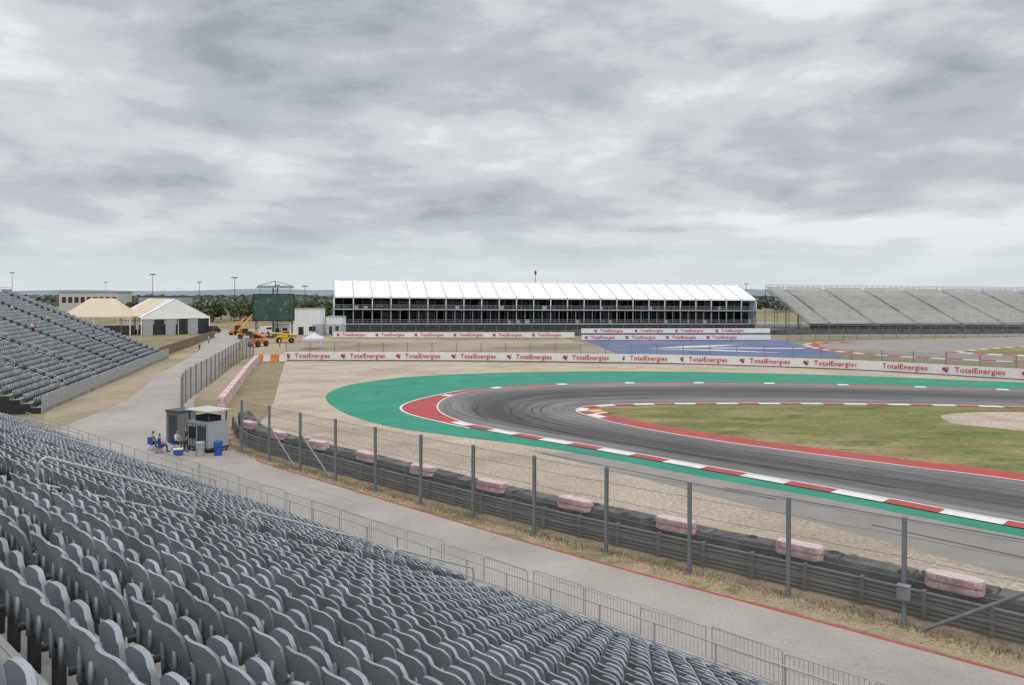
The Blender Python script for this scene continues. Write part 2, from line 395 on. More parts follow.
def tyrewall(name, path):
    b = MB()
    Q = resample(path, 2.5)
    for a, c in zip(Q[:-1], Q[1:]):
        t = (c-a).normalized(); L_ = (c-a).length; M = Matrix.Translation((a.x,a.y,0)) @ Matrix.Rotation(math.atan2(t.y,t.x)+random.uniform(-.008,.008),4,'Z') @ Matrix.Rotation(random.uniform(-.008,.008),4,'Y')
        h = 1.24+random.uniform(-.02,.03)
        b.box(.015,L_-.015,-1.15,-.10,.02,h-.07,1,M)
        b.box(.03,L_-.03,-1.10,-.15,h-.07,h-.03,1,M); b.box(.05,L_-.05,-1.04,-.21,h-.03,h,1,M)
        for k in range(4):
            for row in (0,1):
                cc = M @ Vector((.33+k*.62, -.38-.49*row, h))
                if random.random() < .5: b.cyl((cc.x,cc.y,h-.02),(cc.x,cc.y,h+.012+random.uniform(0,.01)),.22,0 if random.random()<.4 else 1,10,r1=.20)
        for z in (.4,.8): b.box(.0,L_,-.10,-.085,z,z+.04,0,M)
    return b.build(name, [M_rubber, M_tyre])
tw = offset(fence, 1.35)
tyrewall('tyre_barrier', tw[:66])

bund = resample(offset(fence, 1.5)[:60], 5.15)
b = MB()
stad = []
for k in range(7): a = -math.pi/2+math.pi*k/6; stad.append((.62+.28*math.cos(a), .32*math.sin(a)))
for k in range(7): a = math.pi/2+math.pi*k/6; stad.append((-.62+.28*math.cos(a), .32*math.sin(a)))
for i, p in enumerate(bund):
    t = (bund[min(i+1,len(bund)-1)]-bund[max(i-1,0)]).normalized(); ang = math.atan2(t.y,t.x)
    M = Matrix.Translation((p.x,p.y,0)) @ Matrix.Rotation(ang+random.uniform(-.06,.06),4,'Z') @ Matrix.Rotation(random.uniform(-.02,.02),4,'Y')
    for k in range(2):
        z = 1.07+.25*k; e = random.uniform(-.05,.05)
        ol = [(x+e,y) for x,y in stad]
        b.prism([(x*.95,y*.92) for x,y in ol], z, z+.04, 0, M=M); b.prism(ol, z+.04, z+.20, 0, M=M); b.prism([(x*.95,y*.92) for x,y in ol], z+.20, z+.24, 0, 1, M=M)
    for xx in (-.58,0,.58):
        cc = M @ Vector((xx,0,0)); b.cyl((cc.x,cc.y,1.55),(cc.x,cc.y,1.575),.2,1,10,r1=.17)
    b.prism([(x*.8,y*.8) for x,y in stad], .95, 1.07, 2, M=M)
b.build('tyre_bundles', [M_pink, M_pinktop, M_tyre])

fl = [Vector(p) for p in [(-30.5,72),(-33.2,80),(-37.5,99),(-43.4,124),(-46,140)]]
fence_obj('catch_fence', catmull(fl,4), 3.3, 3.4, M_meshd, .06)
b = MB(); P = resample(catmull([Vector(p) for p in [(-27.6,74),(-31.5,89),(-36,106),(-41,126)]],4), 1.6)
for i,(a, c) in enumerate(zip(P[:-1], P[1:])):
    t = (c-a).normalized(); M = Matrix.Translation((a.x,a.y,0)) @ Matrix.Rotation(math.atan2(t.y,t.x),4,'Z')
    for k in range(4): b.box(0,1.5,-.3,.3,.28*k,.28*k+.25,(0 if (i+k//2) % 2 else 1),M)
b.build('tyre_barrier', [M_pink, M_pinktop])

def crowd_barrier(c, ang):
    b = MB(); L_ = 2.2; r = .021
    b.tube([(-L_/2,0,.15),(-L_/2,0,1.05),(-L_/2+.06,0,1.1),(L_/2-.06,0,1.1),(L_/2,0,1.05),(L_/2,0,.15),(-L_/2,0,.15)], r, 0, 5)
    for k in range(1,17): x = -L_/2+k*L_/17; b.cyl((x,0,.15),(x,0,1.1),.010,0,4,cap=False)
    for x in (-.75,.75):
        b.tube([(x,-.3,0),(x,0,.14),(x,.3,0)], r, 0, 5)
    return b.build('crowd_barrier', [M_galv], None, Matrix.Translation((c[0],c[1],.012)) @ Matrix.Rotation(ang,4,'Z'))
ang = math.atan2(-d2.y, -d2.x)
for k in range(24):
    t = -6 + k*2.33; nn = 20.9 + random.uniform(-.10,.10) + (.9 if k < 3 else 0)
    crowd_barrier(nt_(nn, t), ang+random.uniform(-.07,.07))

# ------------------------------------------------------------------ grandstands with seats
def panel(hw, z0, z1, yc, curv, th, nx, nz, lean, rim=True):
    v = []; f = []
    def pt(s, q, side):
        edge = max(0, (q-.8)/.2)
        w = hw*(1-.10*edge**2)*(1-.10*(1-q))
        z = z0+(z1-z0)*q - .055*(abs(s)**5)*edge
        return (s*w, yc+lean*q**1.3+curv*s*s*(.4+.6*q) - side*th, z)
    for side in (0,1):
        for j in range(nz+1):
            for i in range(nx+1): v.append(pt(-1+2*i/nx, j/nz, side))
    W = nx+1; o = W*(nz+1)
    for j in range(nz):
        for i in range(nx):
            a = j*W+i
            f.append((a+1, a, a+W, a+W+1)); f.append((o+a, o+a+1, o+a+W+1, o+a+W))
    loop = [i for i in range(nx+1)]+[j*W+nx for j in range(1,nz+1)]+[nz*W+i for i in range(nx-1,-1,-1)]+[j*W for j in range(nz-1,0,-1)]
    base = len(v)
    for a in loop: v.append(v[a]); v.append(v[o+a])
    n = len(loop)
    for k in range(n):
        j = (k+1) % n; f.append((base+2*k, base+2*j, base+2*j+1, base+2*k+1))
    return v, f
def seat_mesh(nx, nz, hi=True):
    v, f = panel(.243, .38, .86, -.02, .065, .03, nx, nz, -.14)
    mi = [0]*len(f)
    v2, f2 = panel(.205, .43, .79, .13, -.015, .045, max(2,nx-2), max(1,nz-2), -.03)
    o = len(v); v += v2; f += [tuple(o+k for k in q) for q in f2]; mi += [0]*len(f2)
    def bx(x0,x1,y0,y1,z0,z1,m):
        nonlocal v, f, mi
        i = len(v); v += [(x0,y0,z0),(x1,y0,z0),(x1,y1,z0),(x0,y1,z0),(x0,y0,z1),(x1,y0,z1),(x1,y1,z1),(x0,y1,z1)]
        for q in [(3,2,1,0),(4,5,6,7),(0,1,5,4),(1,2,6,5),(2,3,7,6),(3,0,4,7)]: f.append(tuple(i+k for k in q)); mi.append(m)
    if hi:
        bx(-.278,-.252,-.05,.05,0,.50,1); bx(-.278,-.252,-.12,.14,.40,.46,1); bx(-.25,.25,-.01,.06,.36,.41,1)
        bx(-.13,-.10,-.11,-.08,.40,.62,0); bx(.10,.13,-.11,-.08,.40,.62,0)
    else:
        bx(-.275,-.25,-.05,.05,0,.46,1)
    return np.array(v, float), np.array(f, int), np.array(mi, int)
SEAT_HI = seat_mesh(8, 6, True); SEAT_LO = seat_mesh(3, 2, False)

def tile(name, base, pos, parent, M):
    v, f, mi = base; K = len(pos)
    rot = rng.normal(0, .035, K); lean = rng.normal(0, .025, K)
    c = np.cos(rot)[:,None]; s = np.sin(rot)[:,None]
    X = v[None,:,0]*c - v[None,:,1]*s; Y = v[None,:,0]*s + v[None,:,1]*c + v[None,:,2]*lean[:,None]; Z = np.repeat(v[None,:,2], K, 0)
    V = np.stack([X,Y,Z], 2) + pos[:,None,:]
    F = (f[None] + (np.arange(K)*len(v))[:,None,None]).reshape(-1,4)
    me = bpy.data.meshes.new(name); me.from_pydata(V.reshape(-1,3).tolist(), [], F.tolist())
    me.materials.append(M_seat); me.materials.append(M_steel)
    me.polygons.foreach_set('material_index', np.tile(mi, K).tolist())
    me.polygons.foreach_set('use_smooth', [True]*len(F))
    at = me.attributes.new('rnd', 'FLOAT', 'POINT')
    val = np.clip(rng.normal(1, .13, K), .7, 1.3)
    at.data.foreach_set('value', np.repeat(val, len(v)))
    me.update()
    o = bpy.data.objects.new(name, me); scene.collection.objects.link(o); o.parent = parent
    return o

def stand(M, x0, x1, yf, zf, rows, aisles, hi_fn, rail_aisles, pitch=.85, rise=.379, k0=1.2):
    par = empty('grandstand', M)
    b = MB()
    for k in range(rows):
        y = yf-pitch*k; z = zf+rise*k
        b.quad((x0,y+.40,z-rise if k else 0),(x1,y+.40,z-rise if k else 0),(x1,y+.40,z),(x0,y+.40,z))
        b.quad((x0,y+.40,z),(x1,y+.40,z),(x1,y-.45,z),(x0,y-.45,z))
        b.box(x0,x1,y+.36,y+.415,z-.03,z+.012,1)
    yb = yf-pitch*(rows-1)-.45; zt = zf+rise*(rows-1)
    b.quad((x0,yb,zt),(x1,yb,zt),(x1,yb,zt-.4),(x0,yb,zt-.4))
    for x in (x0,x1):
        for k in range(rows):
            y = yf-pitch*k; z = zf+rise*k
            b.quad((x,y+.40,0),(x,y-.45,0),(x,y-.45,z),(x,y+.40,z),2)
    nx = int((x1-x0)/4)
    for i in range(nx+1):
        x = x0+(x1-x0)*i/nx
        b.cyl((x,yb,0),(x,yb,zt+1.1),.05,1,6)
        if i < nx: b.cyl((x,yb,0),(x+(x1-x0)/nx,yb,zt),.03,1,4)
    for z in (zt+.55, zt+1.1): b.cyl((x0,yb,z),(x1,yb,z),.03,1,5)
    for a in aisles:
        for k in range(rows-1):
            y = yf-pitch*k; z = zf+rise*k
            b.box(a-.55,a+.55,y-.45,y-.17,z,z+rise/2,0)
            b.box(a-.55,a+.55,y-.19,y-.165,z+rise/2-.03,z+rise/2+.01,1)
    b.build('deck', [M_deck, M_galv, M_dark], par)
    hi = []; lo = []
    for k in range(rows):
        y = yf-pitch*k-.2; z = zf+rise*k
        x = x0+.4
        while x < x1-.3:
            if not any(abs(x-a) < .85 for a in aisles):
                (hi if hi_fn(x,y) else lo).append((x,y,z))
            x += .56
    if hi: tile('seats', SEAT_HI, np.array(hi), par, M)
    if lo: tile('seats_far_block', SEAT_LO, np.array(lo), par, M)
    b = MB()
    for a in rail_aisles:
        k = k0
        while k < rows-3:
            ya = yf-pitch*k; yb2 = yf-pitch*(k+3.4)
            za = zf+rise*k; zb = zf+rise*(k+3.4)
            h = 1.12
            def arc(y, z, sgn):
                return [(a,y+sgn*.20,z-.24),(a,y+sgn*.18,z-.11),(a,y+sgn*.12,z-.03),(a,y+sgn*.02,z)]
            p1 = arc(ya, za+h, 1); p2 = arc(yb2, zb+h, -1)[::-1]
            b.tube([(a,ya+.20,za-.1)]+p1+p2+[(a,yb2-.20,zb-.1)], .032, 0, 8)
            b.tube([(a,ya+.20,za+.55),(a,yb2-.20,zb+.62)], .026, 0, 6)
            k += 5.4
    yr = yf+.42
    for h in (.55,1.08): b.cyl((x0,yr,zf+h),(x1,yr,zf+h),.025,0,6)
    x = x0
    while x < x1: b.cyl((x,yr,0),(x,yr,zf+1.08),.025,0,6); x += 1.9
    b.build('handrails', [M_galv], par)
    return par

Mn = Matrix.Rotation(-math.atan2(.680,.733), 4, 'Z')
stand(Mn, -69, 14, 18.4, .65, 24, [-18.0,-35.5,-53], lambda x,y: x > -42, [-18.0,-35.5,-53], k0=1.2)
Ms = Matrix.Translation((-43.2,72.2,0)) @ Matrix.Rotation(-math.atan2(.970,.243), 4, 'Z')
st2 = stand(Ms, -62, 1, -.4, .55, 28, [-10,-22,-34,-46,-57], lambda x,y: False, [-10,-22])
b = MB()
for x in np.arange(-62,1,1.0): b.box(x+.02,x+.98,.06,.10,.35,1.6,0)
b.box(-62,1,.02,.06,0,1.5,1)
b.build('front_panel', [M_grey, M_deck], st2)

# ------------------------------------------------------------------ hospitality pavilion
A = Vector((-49,215,0)); ang = math.atan2(30,125)
Mp = Matrix.Translation(A) @ Matrix.Rotation(ang,4,'Z') @ Matrix.Rotation(R(.5),4,'Y')
pav = empty('hospitality_pavilion', Mp)
Lp = 128.5; bay = 5.14; nb = 25
b = MB()
for i in range(nb):
    x0 = i*bay; xm = x0+bay/2; x1 = x0+bay; y0=-1; y1=10; y2=21
    for (a,c,za,zc) in ((x0,xm,0,-.22),(xm,x1,-.22,0)):
        b.quad((a,y0,10.1),(c,y0,10.1),(c,y1,14.7+zc),(a,y1,14.7+za),0)
        b.quad((a,y1,14.7+za),(c,y1,14.7+zc),(c,y2,10.1),(a,y2,10.1),0)
    b.quad((x0,-1,9.7),(x1,-1,9.7),(x1,-1,10.1),(x0,-1,10.1),0)
for i in range(nb+1):
    x = i*bay
    b.cyl((x,-1.02,10.15),(x,10,14.78),.09,1,5); b.box(x-.12,x+.12,-1.1,-.8,9.5,10.2,1)
b.poly([(0,-1,9.6),(0,21,9.6),(0,21,10.1),(0,10,14.7),(0,-1,10.1)],0)
b.poly([(Lp,-1,9.6),(Lp,-1,10.1),(Lp,10,14.7),(Lp,21,10.1),(Lp,21,9.6)],0)
b.build('roof', [M_fabric, M_grey], pav)
b = MB()
for z in (2.3,6.4): b.box(-.2,Lp+.2,-1.5,20,z,z+.35,1); b.box(-.2,Lp+.2,-1.6,-1.45,z+.02,z+.36,1)
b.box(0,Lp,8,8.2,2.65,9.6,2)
for i in range(nb*2+1):
    x = i*bay/2; w = .07 if i % 2 else .12
    b.box(x-w,x+w,-1.2,-1.2+2*w,2.7,6.35,1)
    b.box(x-w*.8,x+w*.8,1.8,2.1,0,2.3,3)
    if i % 2 == 0: b.box(x-w,x+w,-1.2,-1.2+2*w,6.75,9.6,0)
    b.box(x-.05,x+.05,3.0,3.1,2.65,6.4,1); b.box(x-.05,x+.05,3.0,3.1,6.75,9.6,1)
for z in (2.65,6.75):
    for h in (.55,1.05): b.cyl((0,-1.4,z+h),(Lp,-1.4,z+h),.04,1,4)
    for i in range(nb*4+1): b.cyl((i*bay/4,-1.4,z),(i*bay/4,-1.4,z+1.05),.03,1,4,cap=False)
for i in range(nb*2):
    x = i*bay/2
    for z,zt in ((2.65,5.7),(6.75,9.0)):
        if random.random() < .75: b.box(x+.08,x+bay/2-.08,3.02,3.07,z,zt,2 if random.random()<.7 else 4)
        if random.random() < .4: b.box(x+.3,x+.3+random.uniform(.4,1.3),-.5,.5,z,z+random.uniform(.7,1.2),random.choice([1,3,4]))
b.box(0,Lp,0,.1,0,2.25,3)
for x in (0,Lp): b.box(x-.1,x+.1,-1,20,0,9.6,0)
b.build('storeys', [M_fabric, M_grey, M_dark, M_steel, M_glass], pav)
b = MB()
b.tube([(60,10,14.6),(60,10,18.6)],.08,0,6); b.box(59.7,60.3,9.8,10.2,17.2,18.2,0)
b.build('antenna_mast', [M_steel], pav)

def cabin(x,y,w,d,h,m,roof=.15):
    b = MB(); b.box(-w/2,w/2,0,d,0,h,0); b.box(-w/2-.1,w/2+.1,-.1,d+.1,h,h+roof,1)
    b.box(-w*.3,-w*.1,-.03,-.003,0,2.1,2); b.box(.1*w,w*.35,-.03,-.003,1,2.2,2)
    for k in range(int(w/.6)): b.box(-w/2+.6*k+.25,-w/2+.6*k+.3,-.02,0,.1,h-.1,1)
    return b.build('site_cabin', [m, M_grey, M_glass], None, Matrix.Translation((x,y,0)))
cabin(-54,205,7,6,6.8,M_fabric); cabin(-58,196,4.5,4,3.2,M_fabric); cabin(-47.5,208,4,6,4.6,M_fabric)

# ------------------------------------------------------------------ bleacher grandstand right
Mb = Matrix.Translation((84,220,0)) @ Matrix.Rotation(R(5),4,'Z') @ Matrix.Rotation(R(.55),4,'Y')
bl = empty('bleacher_grandstand', Mb); b = MB(); Lb = 170; nr = 29
ais = [6+13.2*i for i in range(13)]
for k in range(nr):
    y = 1.07*k; z = 2.0+.362*k
    b.box(0,Lb,y,y+1.07,z-.08,z,1)
    px = 0.3
    for a in ais+[Lb+.3]:
        b.box(px,a-.6,y+.45,y+.85,z+.32,z+.38,0); b.box(px,a-.6,y+.9,y+.95,z+.45,z+.75,0); px = a+.6
        if px < Lb: b.box(px-1.2,px,y,y+.4,z,z+.18,2)
yb = 1.07*nr; zb = 2+.362*nr
for i in range(86):
    x = i*2; b.cyl((x,yb,zb-3),(x,yb,zb+1.2),.05,3,4,cap=False)
for z in (zb+.4,zb+.8,zb+1.2): b.cyl((0,yb,z),(Lb,yb,z),.04,3,4)
for i in range(44):
    x = i*4
    if x <= Lb:
        for yy in (0.5,8,16,24,yb): b.cyl((x,yy,-1),(x,yy,2+.362*yy/1.07-.1),.08,3,5,cap=False)
for z in (.5,1.0): b.cyl((0,-.1,2+z),(Lb,-.1,2+z),.04,2,4)
for i in range(86): b.cyl((i*2,-.1,1.8),(i*2,-.1,3),.04,2,4,cap=False)
b.poly([(0,0,1.9),(0,yb,zb-.2),(0,yb,zb-.5),(0,0,1.6)],1)
for i in range(nr): b.cyl((0,1.07*i,2.0+.362*i),(0,1.07*i,3.1+.362*i),.03,3,4,cap=False)
b.cyl((0,0,3.05),(0,yb,zb+1.1),.04,3,4)
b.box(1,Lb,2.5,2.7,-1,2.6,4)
b.build('terrace', [M_ally, M_blriser, M_galv, M_steel, M_dark], bl)

# ------------------------------------------------------------------ advertising walls
def text_mesh(txt, size):
    cu = bpy.data.curves.new('t','FONT'); cu.body = txt; cu.size = size; cu.align_x='CENTER'; cu.align_y='CENTER'; cu.extrude = .005; cu.resolution_u = 3
    cu.offset = .006; cu.space_character = 1.06
    o = bpy.data.objects.new('t', cu); scene.collection.objects.link(o)
    dg = bpy.context.evaluated_depsgraph_get(); me = bpy.data.meshes.new_from_object(o.evaluated_get(dg))
    v = [tuple(x.co) for x in me.vertices]; f = [tuple(p.vertices) for p in me.polygons]
    bpy.data.objects.remove(o); bpy.data.meshes.remove(me); return v, f
TV, TF = text_mesh('TotalEnergies', 1.0)
def ad_wall(name, path, h, z0, every, tsize, first=3.0):
    P = resample(path, 2.0); b = MB()
    for i,(a,c) in enumerate(zip(P[:-1],P[1:])):
        t = (c-a).normalized(); M = Matrix.Translation((a.x,a.y,0)) @ Matrix.Rotation(math.atan2(t.y,t.x)+random.uniform(-.01,.01),4,'Z')
        b.box(0,(c-a).length-.015,0,.12,z0,z0+h,0,M)
        b.box(-.03,.03,.12,.2,0,z0+h,2,M)
        b.box(0,(c-a).length-.015,-.01,.0,z0,z0+.10,2,M)
    s = first; sl = arclen(P)
    while s < sl[-1]-4:
        i = max(k for k in range(len(sl)) if sl[k] <= s); i = min(i,len(P)-2)
        p = P[i].lerp(P[i+1], (s-sl[i])/(sl[i+1]-sl[i])); t = (P[i+1]-P[i]).normalized()
        M = Matrix.Translation((p.x,p.y,z0+h*.56)) @ Matrix.Rotation(math.atan2(t.y,t.x),4,'Z') @ Matrix.Translation((0,-.09,0)) @ Matrix.Rotation(R(90),4,'X') @ Matrix.Scale(tsize,4)
        o = len(b.v); b.v += [tuple(M @ Vector(v)) for v in TV]
        for f in TF: b.f.append(tuple(o+k for k in f)); b.m.append(1)
        for j,(r0,mi,dx,dz) in enumerate(((.24,3,-.28,.06),(.2,4,.08,.16),(.2,5,.0,-.18))):
            pts = [M @ Vector((-3.95+dx+r0*math.cos(q*math.pi/6), dz+r0*math.sin(q*math.pi/6), .01*j)) for q in range(12)]
            b.poly(pts, mi)
        s += every
    return b.build(name, [M_banner, M_textred, M_steel, M_textred, M_orange, M_bluebin])
wallp = catmull([Vector(p) for p in [(-37,127),(-10,126),(10,123.5),(28.7,119.8),(49,111),(64,98.8),(88,80)]], 8)
ad_wall('advertising_wall', wallp, 1.38, .05, 9.0, .98, 4.6)
ad_wall('advertising_wall', [Vector((-43,188)),Vector((15,187))], 1.4, .2, 9.4, .95, 5)
ad_wall('advertising_wall', [Vector((16,180)),Vector((61,181))], 1.3, .05, 9.4, .95, 5)
ad_wall('advertising_wall', [Vector((16,180.6)),Vector((61,181.6))], 1.2, 1.6, 9.4, .9, 7)
fence_obj('catch_fence', offset(wallp, -.7), 3.0, 4, M_meshg, .05)
fence_obj('catch_fence', [Vector((-52,204)),Vector((20,202)),Vector((70,206)),Vector((92,212)),Vector((200,222))], 2.9, 3, M_meshd, .05)
fence_obj('catch_fence', [Vector((62,176)),Vector((100,190)),Vector((170,203))], 3, 4, M_meshg, .05)
b = MB()
P = resample([Vector((-30,202)),Vector((20,200.5)),Vector((66,204.5)),Vector((92,208)),Vector((200,216))], 2)
for i,(a,c) in enumerate(zip(P[:-1],P[1:])):
    t = (c-a).normalized(); M = Matrix.Translation((a.x,a.y,0)) @ Matrix.Rotation(math.atan2(t.y,t.x),4,'Z'); b.box(0,1.96,0,.9,0,1.25,0,M)
b.build('tyre_barrier', [M_tyre])

b = MB()
for k in range(4):
    x = -41.5+k*1.3
    b.poly([(x,126,0),(x+1.2,126,0),(x+1.2,126.15,.5),(x+1.1,126.2,1.0),(x+.1,126.2,1.0),(x,126.15,.5)],k%2); b.box(x,x+1.2,126.2,126.4,0,1.0,k%2); b.box(x+.1,x+1.1,126.2,126.4,1.0,1.05,k%2)
b.build('water_barrier', [M_orange, M_white])

# ------------------------------------------------------------------ video screen and its crane
b = MB()
b.box(-4.9,4.9,0,.8,4.2,10.8,0); b.box(-4.6,4.6,-.03,-.003,4.5,10.5,1)
for x in (-4.2,4.2):
    for y in (.2,2.6):
        b.cyl((x,y,0),(x,y,10.6),.09,2,6)
    for k in range(7): b.cyl((x,.2 if k%2 else 2.6,1.5*k),(x,2.6 if k%2 else .2,1.5*k+1.5),.05,2,4)
b.box(-5,5,-.2,3,0,.5,2)
M_scr = mat('screen_face', (.045,.085,.075), .3, .3, .25, tint=(.22,.27,.25), tscale=.8, tlo=.58, thi=.62)
b.build('video_screen', [M_dark, M_scr, M_steel], None, Matrix.Translation((-58,190,0)) @ Matrix.Rotation(R(10),4,'Z'))
b = MB(); w_=.55
for sx in (-1,1):
    for sy in (-1,1): b.cyl((sx*w_,sy*w_,0),(sx*w_,sy*w_,12.2),.09,0,5)
for k in range(12):
    for (x0,y0,x1,y1) in ((-w_,-w_,w_,-w_),(w_,-w_,w_,w_),(w_,w_,-w_,w_),(-w_,w_,-w_,-w_)): b.cyl((x0,y0,k),(x1,y1,k+1),.05,0,4)
for (y,z) in ((-.4,12.3),(.4,12.3),(0,12.7)): b.cyl((-4.4,y,z),(4.4,y,z),.11,0,5)
for i in range(14):
    x=-4.4+i*.63; b.cyl((x,-.4,12.3),(x+.31,0,12.75),.06,0,4); b.cyl((x+.31,0,12.75),(x+.63,.4,12.3),.06,0,4)
b.cyl((0,0,12.2),(0,0,14.0),.11,0,5); b.cyl((0,0,14.0),(-4.2,0,12.7),.06,0,4); b.cyl((0,0,14.0),(4.2,0,12.7),.06,0,4)
b.cyl((-3.6,0,12.3),(-3.6,0,11.0),.05,0,4); b.cyl((3.6,0,12.3),(3.6,0,11.0),.05,0,4)
b.build('lattice_crane', [M_steel], None, Matrix.Translation((-58.8,194,0)) @ Matrix.Rotation(R(10),4,'Z'))

# ------------------------------------------------------------------ marquees
def frame_tent(x,y,w,d,eave,peak,m,ang=0,name='marquee',ridge=.0):
    b = MB()
    x0 = -w/2; x1 = w/2; rx = w*ridge/2
    r0 = [(x0,0,eave),(x1,0,eave),(x1,d,eave),(x0,d,eave)]
    k = .5; zz = eave+(peak-eave)*.44
    r1 = [(-rx*k+x0*(1-k),d*.25,zz),(rx*k+x1*(1-k),d*.25,zz),(rx*k+x1*(1-k),d*.75,zz),(-rx*k+x0*(1-k),d*.75,zz)]
    a = (-rx,d/2,peak); c = (rx,d/2,peak)
    for i in range(4):
        j=(i+1)%4; b.quad(r0[i],r0[j],r1[j],r1[i],0)
        b.quad((r0[i][0],r0[i][1],eave-.45),(r0[j][0],r0[j][1],eave-.45),r0[j],r0[i],0)
    if ridge:
        b.quad(r1[0],r1[1],c,a,0); b.quad(r1[2],r1[3],a,c,0); b.poly([r1[1],r1[2],c],0); b.poly([r1[3],r1[0],a],0)
    else:
        for i in range(4): b.poly([r1[i],r1[(i+1)%4],a],0)
    for p in r0: b.cyl((p[0],p[1],0),(p[0],p[1],eave),max(.04,w*.009),1,6)
    if w > 8:
        b.cyl((0,0,0),(0,0,eave),.1,1,6)
        b.box(x0+1,x1-2,d-.3,d-.2,0,2.2,2)
        for k in range(5): b.box(x0+1.5+k*2,x0+2.8+k*2,d*.4,d*.5,0,1.1,3)
    return b.build(name, [m, M_white, M_grey, M_steel], None, Matrix.Translation((x,y,0)) @ Matrix.Rotation(ang,4,'Z'))
frame_tent(-106,198,17,14,5.0,9.6,M_beige,R(12),ridge=.35); frame_tent(-95.5,206,14,14,5.0,9.4,M_beige,R(12),ridge=.25)
frame_tent(-39,152,3.6,3.6,2.1,3.3,mat('lilac_canopy',(.55,.55,.66),.6),0,name='pop_up_canopy')
b = MB(); W=17; D=34
b.quad((-W/2,0,4.6),(-W/2,D,4.6),(0,D,9.4),(0,0,9.4),0); b.quad((0,0,9.4),(0,D,9.4),(W/2,D,4.6),(W/2,0,4.6),0)
b.poly([(-W/2,0,4.6),(W/2,0,4.6),(0,0,9.4)],0); b.poly([(W/2,D,4.6),(-W/2,D,4.6),(0,D,9.4)],0)
b.box(-W/2,W/2,-.05,0,4.2,4.6,0)
for i in range(8):
    for x in (-W/2,W/2): b.box(x-.1,x+.1,i*4.8-.1,i*4.8+.1,0,4.6,0)
    b.cyl((-W/2,i*4.8,4.65),(0,i*4.8,9.46),.07,1,4); b.cyl((W/2,i*4.8,4.65),(0,i*4.8,9.46),.07,1,4)
for i in range(6): b.box(-W/2+.3+i*2.8,-W/2+2.8+i*2.8,.1,.15,0,4.1,2 if i%2 else 1)
for i in range(7): b.box(W/2-.15,W/2-.1,i*4.8+.2,i*4.8+4.5,0,3.9,0 if i%3 else 2)
b.build('gable_marquee', [M_fabric, M_grey, M_glass], None, Matrix.Translation((-89,207,0)) @ Matrix.Rotation(R(36),4,'Z'))
b = MB(); b.box(0,30,0,15,0,11.3,0); b.box(-.3,30.3,-.3,15.3,11.3,11.9,1)
for i in range(9): b.box(1.5+i*3.2,3.6+i*3.2,-.05,-.003,6,9,2)
b.build('office_building', [M_ally, M_grey, M_glass], None, Matrix.Translation((-232,400,0)))
b = MB(); b.box(0,22,0,15,0,9,0); b.box(-.3,22.3,-.3,15.3,9,9.5,1)
for i in range(6): b.box(1.5+i*3.2,3.6+i*3.2,-.05,-.003,5,7,2)
b.build('office_building', [M_grey, M_steel, M_glass], None, Matrix.Translation((-196,410,0)))

b = MB(); P = resample([Vector((-60,133)),Vector((-66,160)),Vector((-74,195))], 2)
for a,c in zip(P[:-1],P[1:]):
    t=(c-a).normalized(); M=Matrix.Translation((a.x,a.y,0)) @ Matrix.Rotation(math.atan2(t.y,t.x),4,'Z')
    for k in range(8): b.box(k*.25,k*.25+.22,0,.04,.05,1.7+random.uniform(-.03,.03),0,M)
    b.box(-.06,.06,.04,.16,0,1.8,0,M)
b.build('wooden_fence', [M_wood])

# ------------------------------------------------------------------ machines
def wheel(b,x,y,r,w,mi=1):
    b.cyl((x,y-w/2,r),(x,y+w/2,r),r,mi,14); b.cyl((x,y-w/2-.01,r),(x,y+w/2+.01,r),r*.45,2,10)
def telehandler(x,y,ang,up,m):
    b = MB()
    for wx in (-1.3,1.3):
        for wy in (-.95,.95): wheel(b,wx,wy,.6,.4)
    b.box(-2.2,2.1,-.65,.65,.6,1.3,0); b.box(-.9,.5,-.85,0,1.3,2.5,3); b.box(-1.0,.6,-.9,.05,2.5,2.6,0)
    b.box(-.6,1.8,.1,.8,1.3,1.7,0)
    e = (5.2*math.cos(up)-1.8, .35, 1.8+5*math.sin(up))
    b.cyl((-1.9,.35,1.8),e,.2,0,6); b.box(e[0]-.1,e[0]+.2,-.4,1.1,e[2]-.8,e[2],2); b.box(e[0]+.2,e[0]+1.3,-.2,-.05,e[2]-.8,e[2]-.72,2); b.box(e[0]+.2,e[0]+1.3,.8,.95,e[2]-.8,e[2]-.72,2)
    return b.build('telehandler', [m,M_rubber,M_steel,M_glass], None, Matrix.Translation((x,y,.01)) @ Matrix.Rotation(ang,4,'Z'))
telehandler(-52,160,R(-110),.3,M_orange); telehandler(-64,188,R(20),.9,M_yellow); telehandler(-50,172,R(200),.1,M_yellow)
telehandler(-72,205,R(60),.5,M_orange)
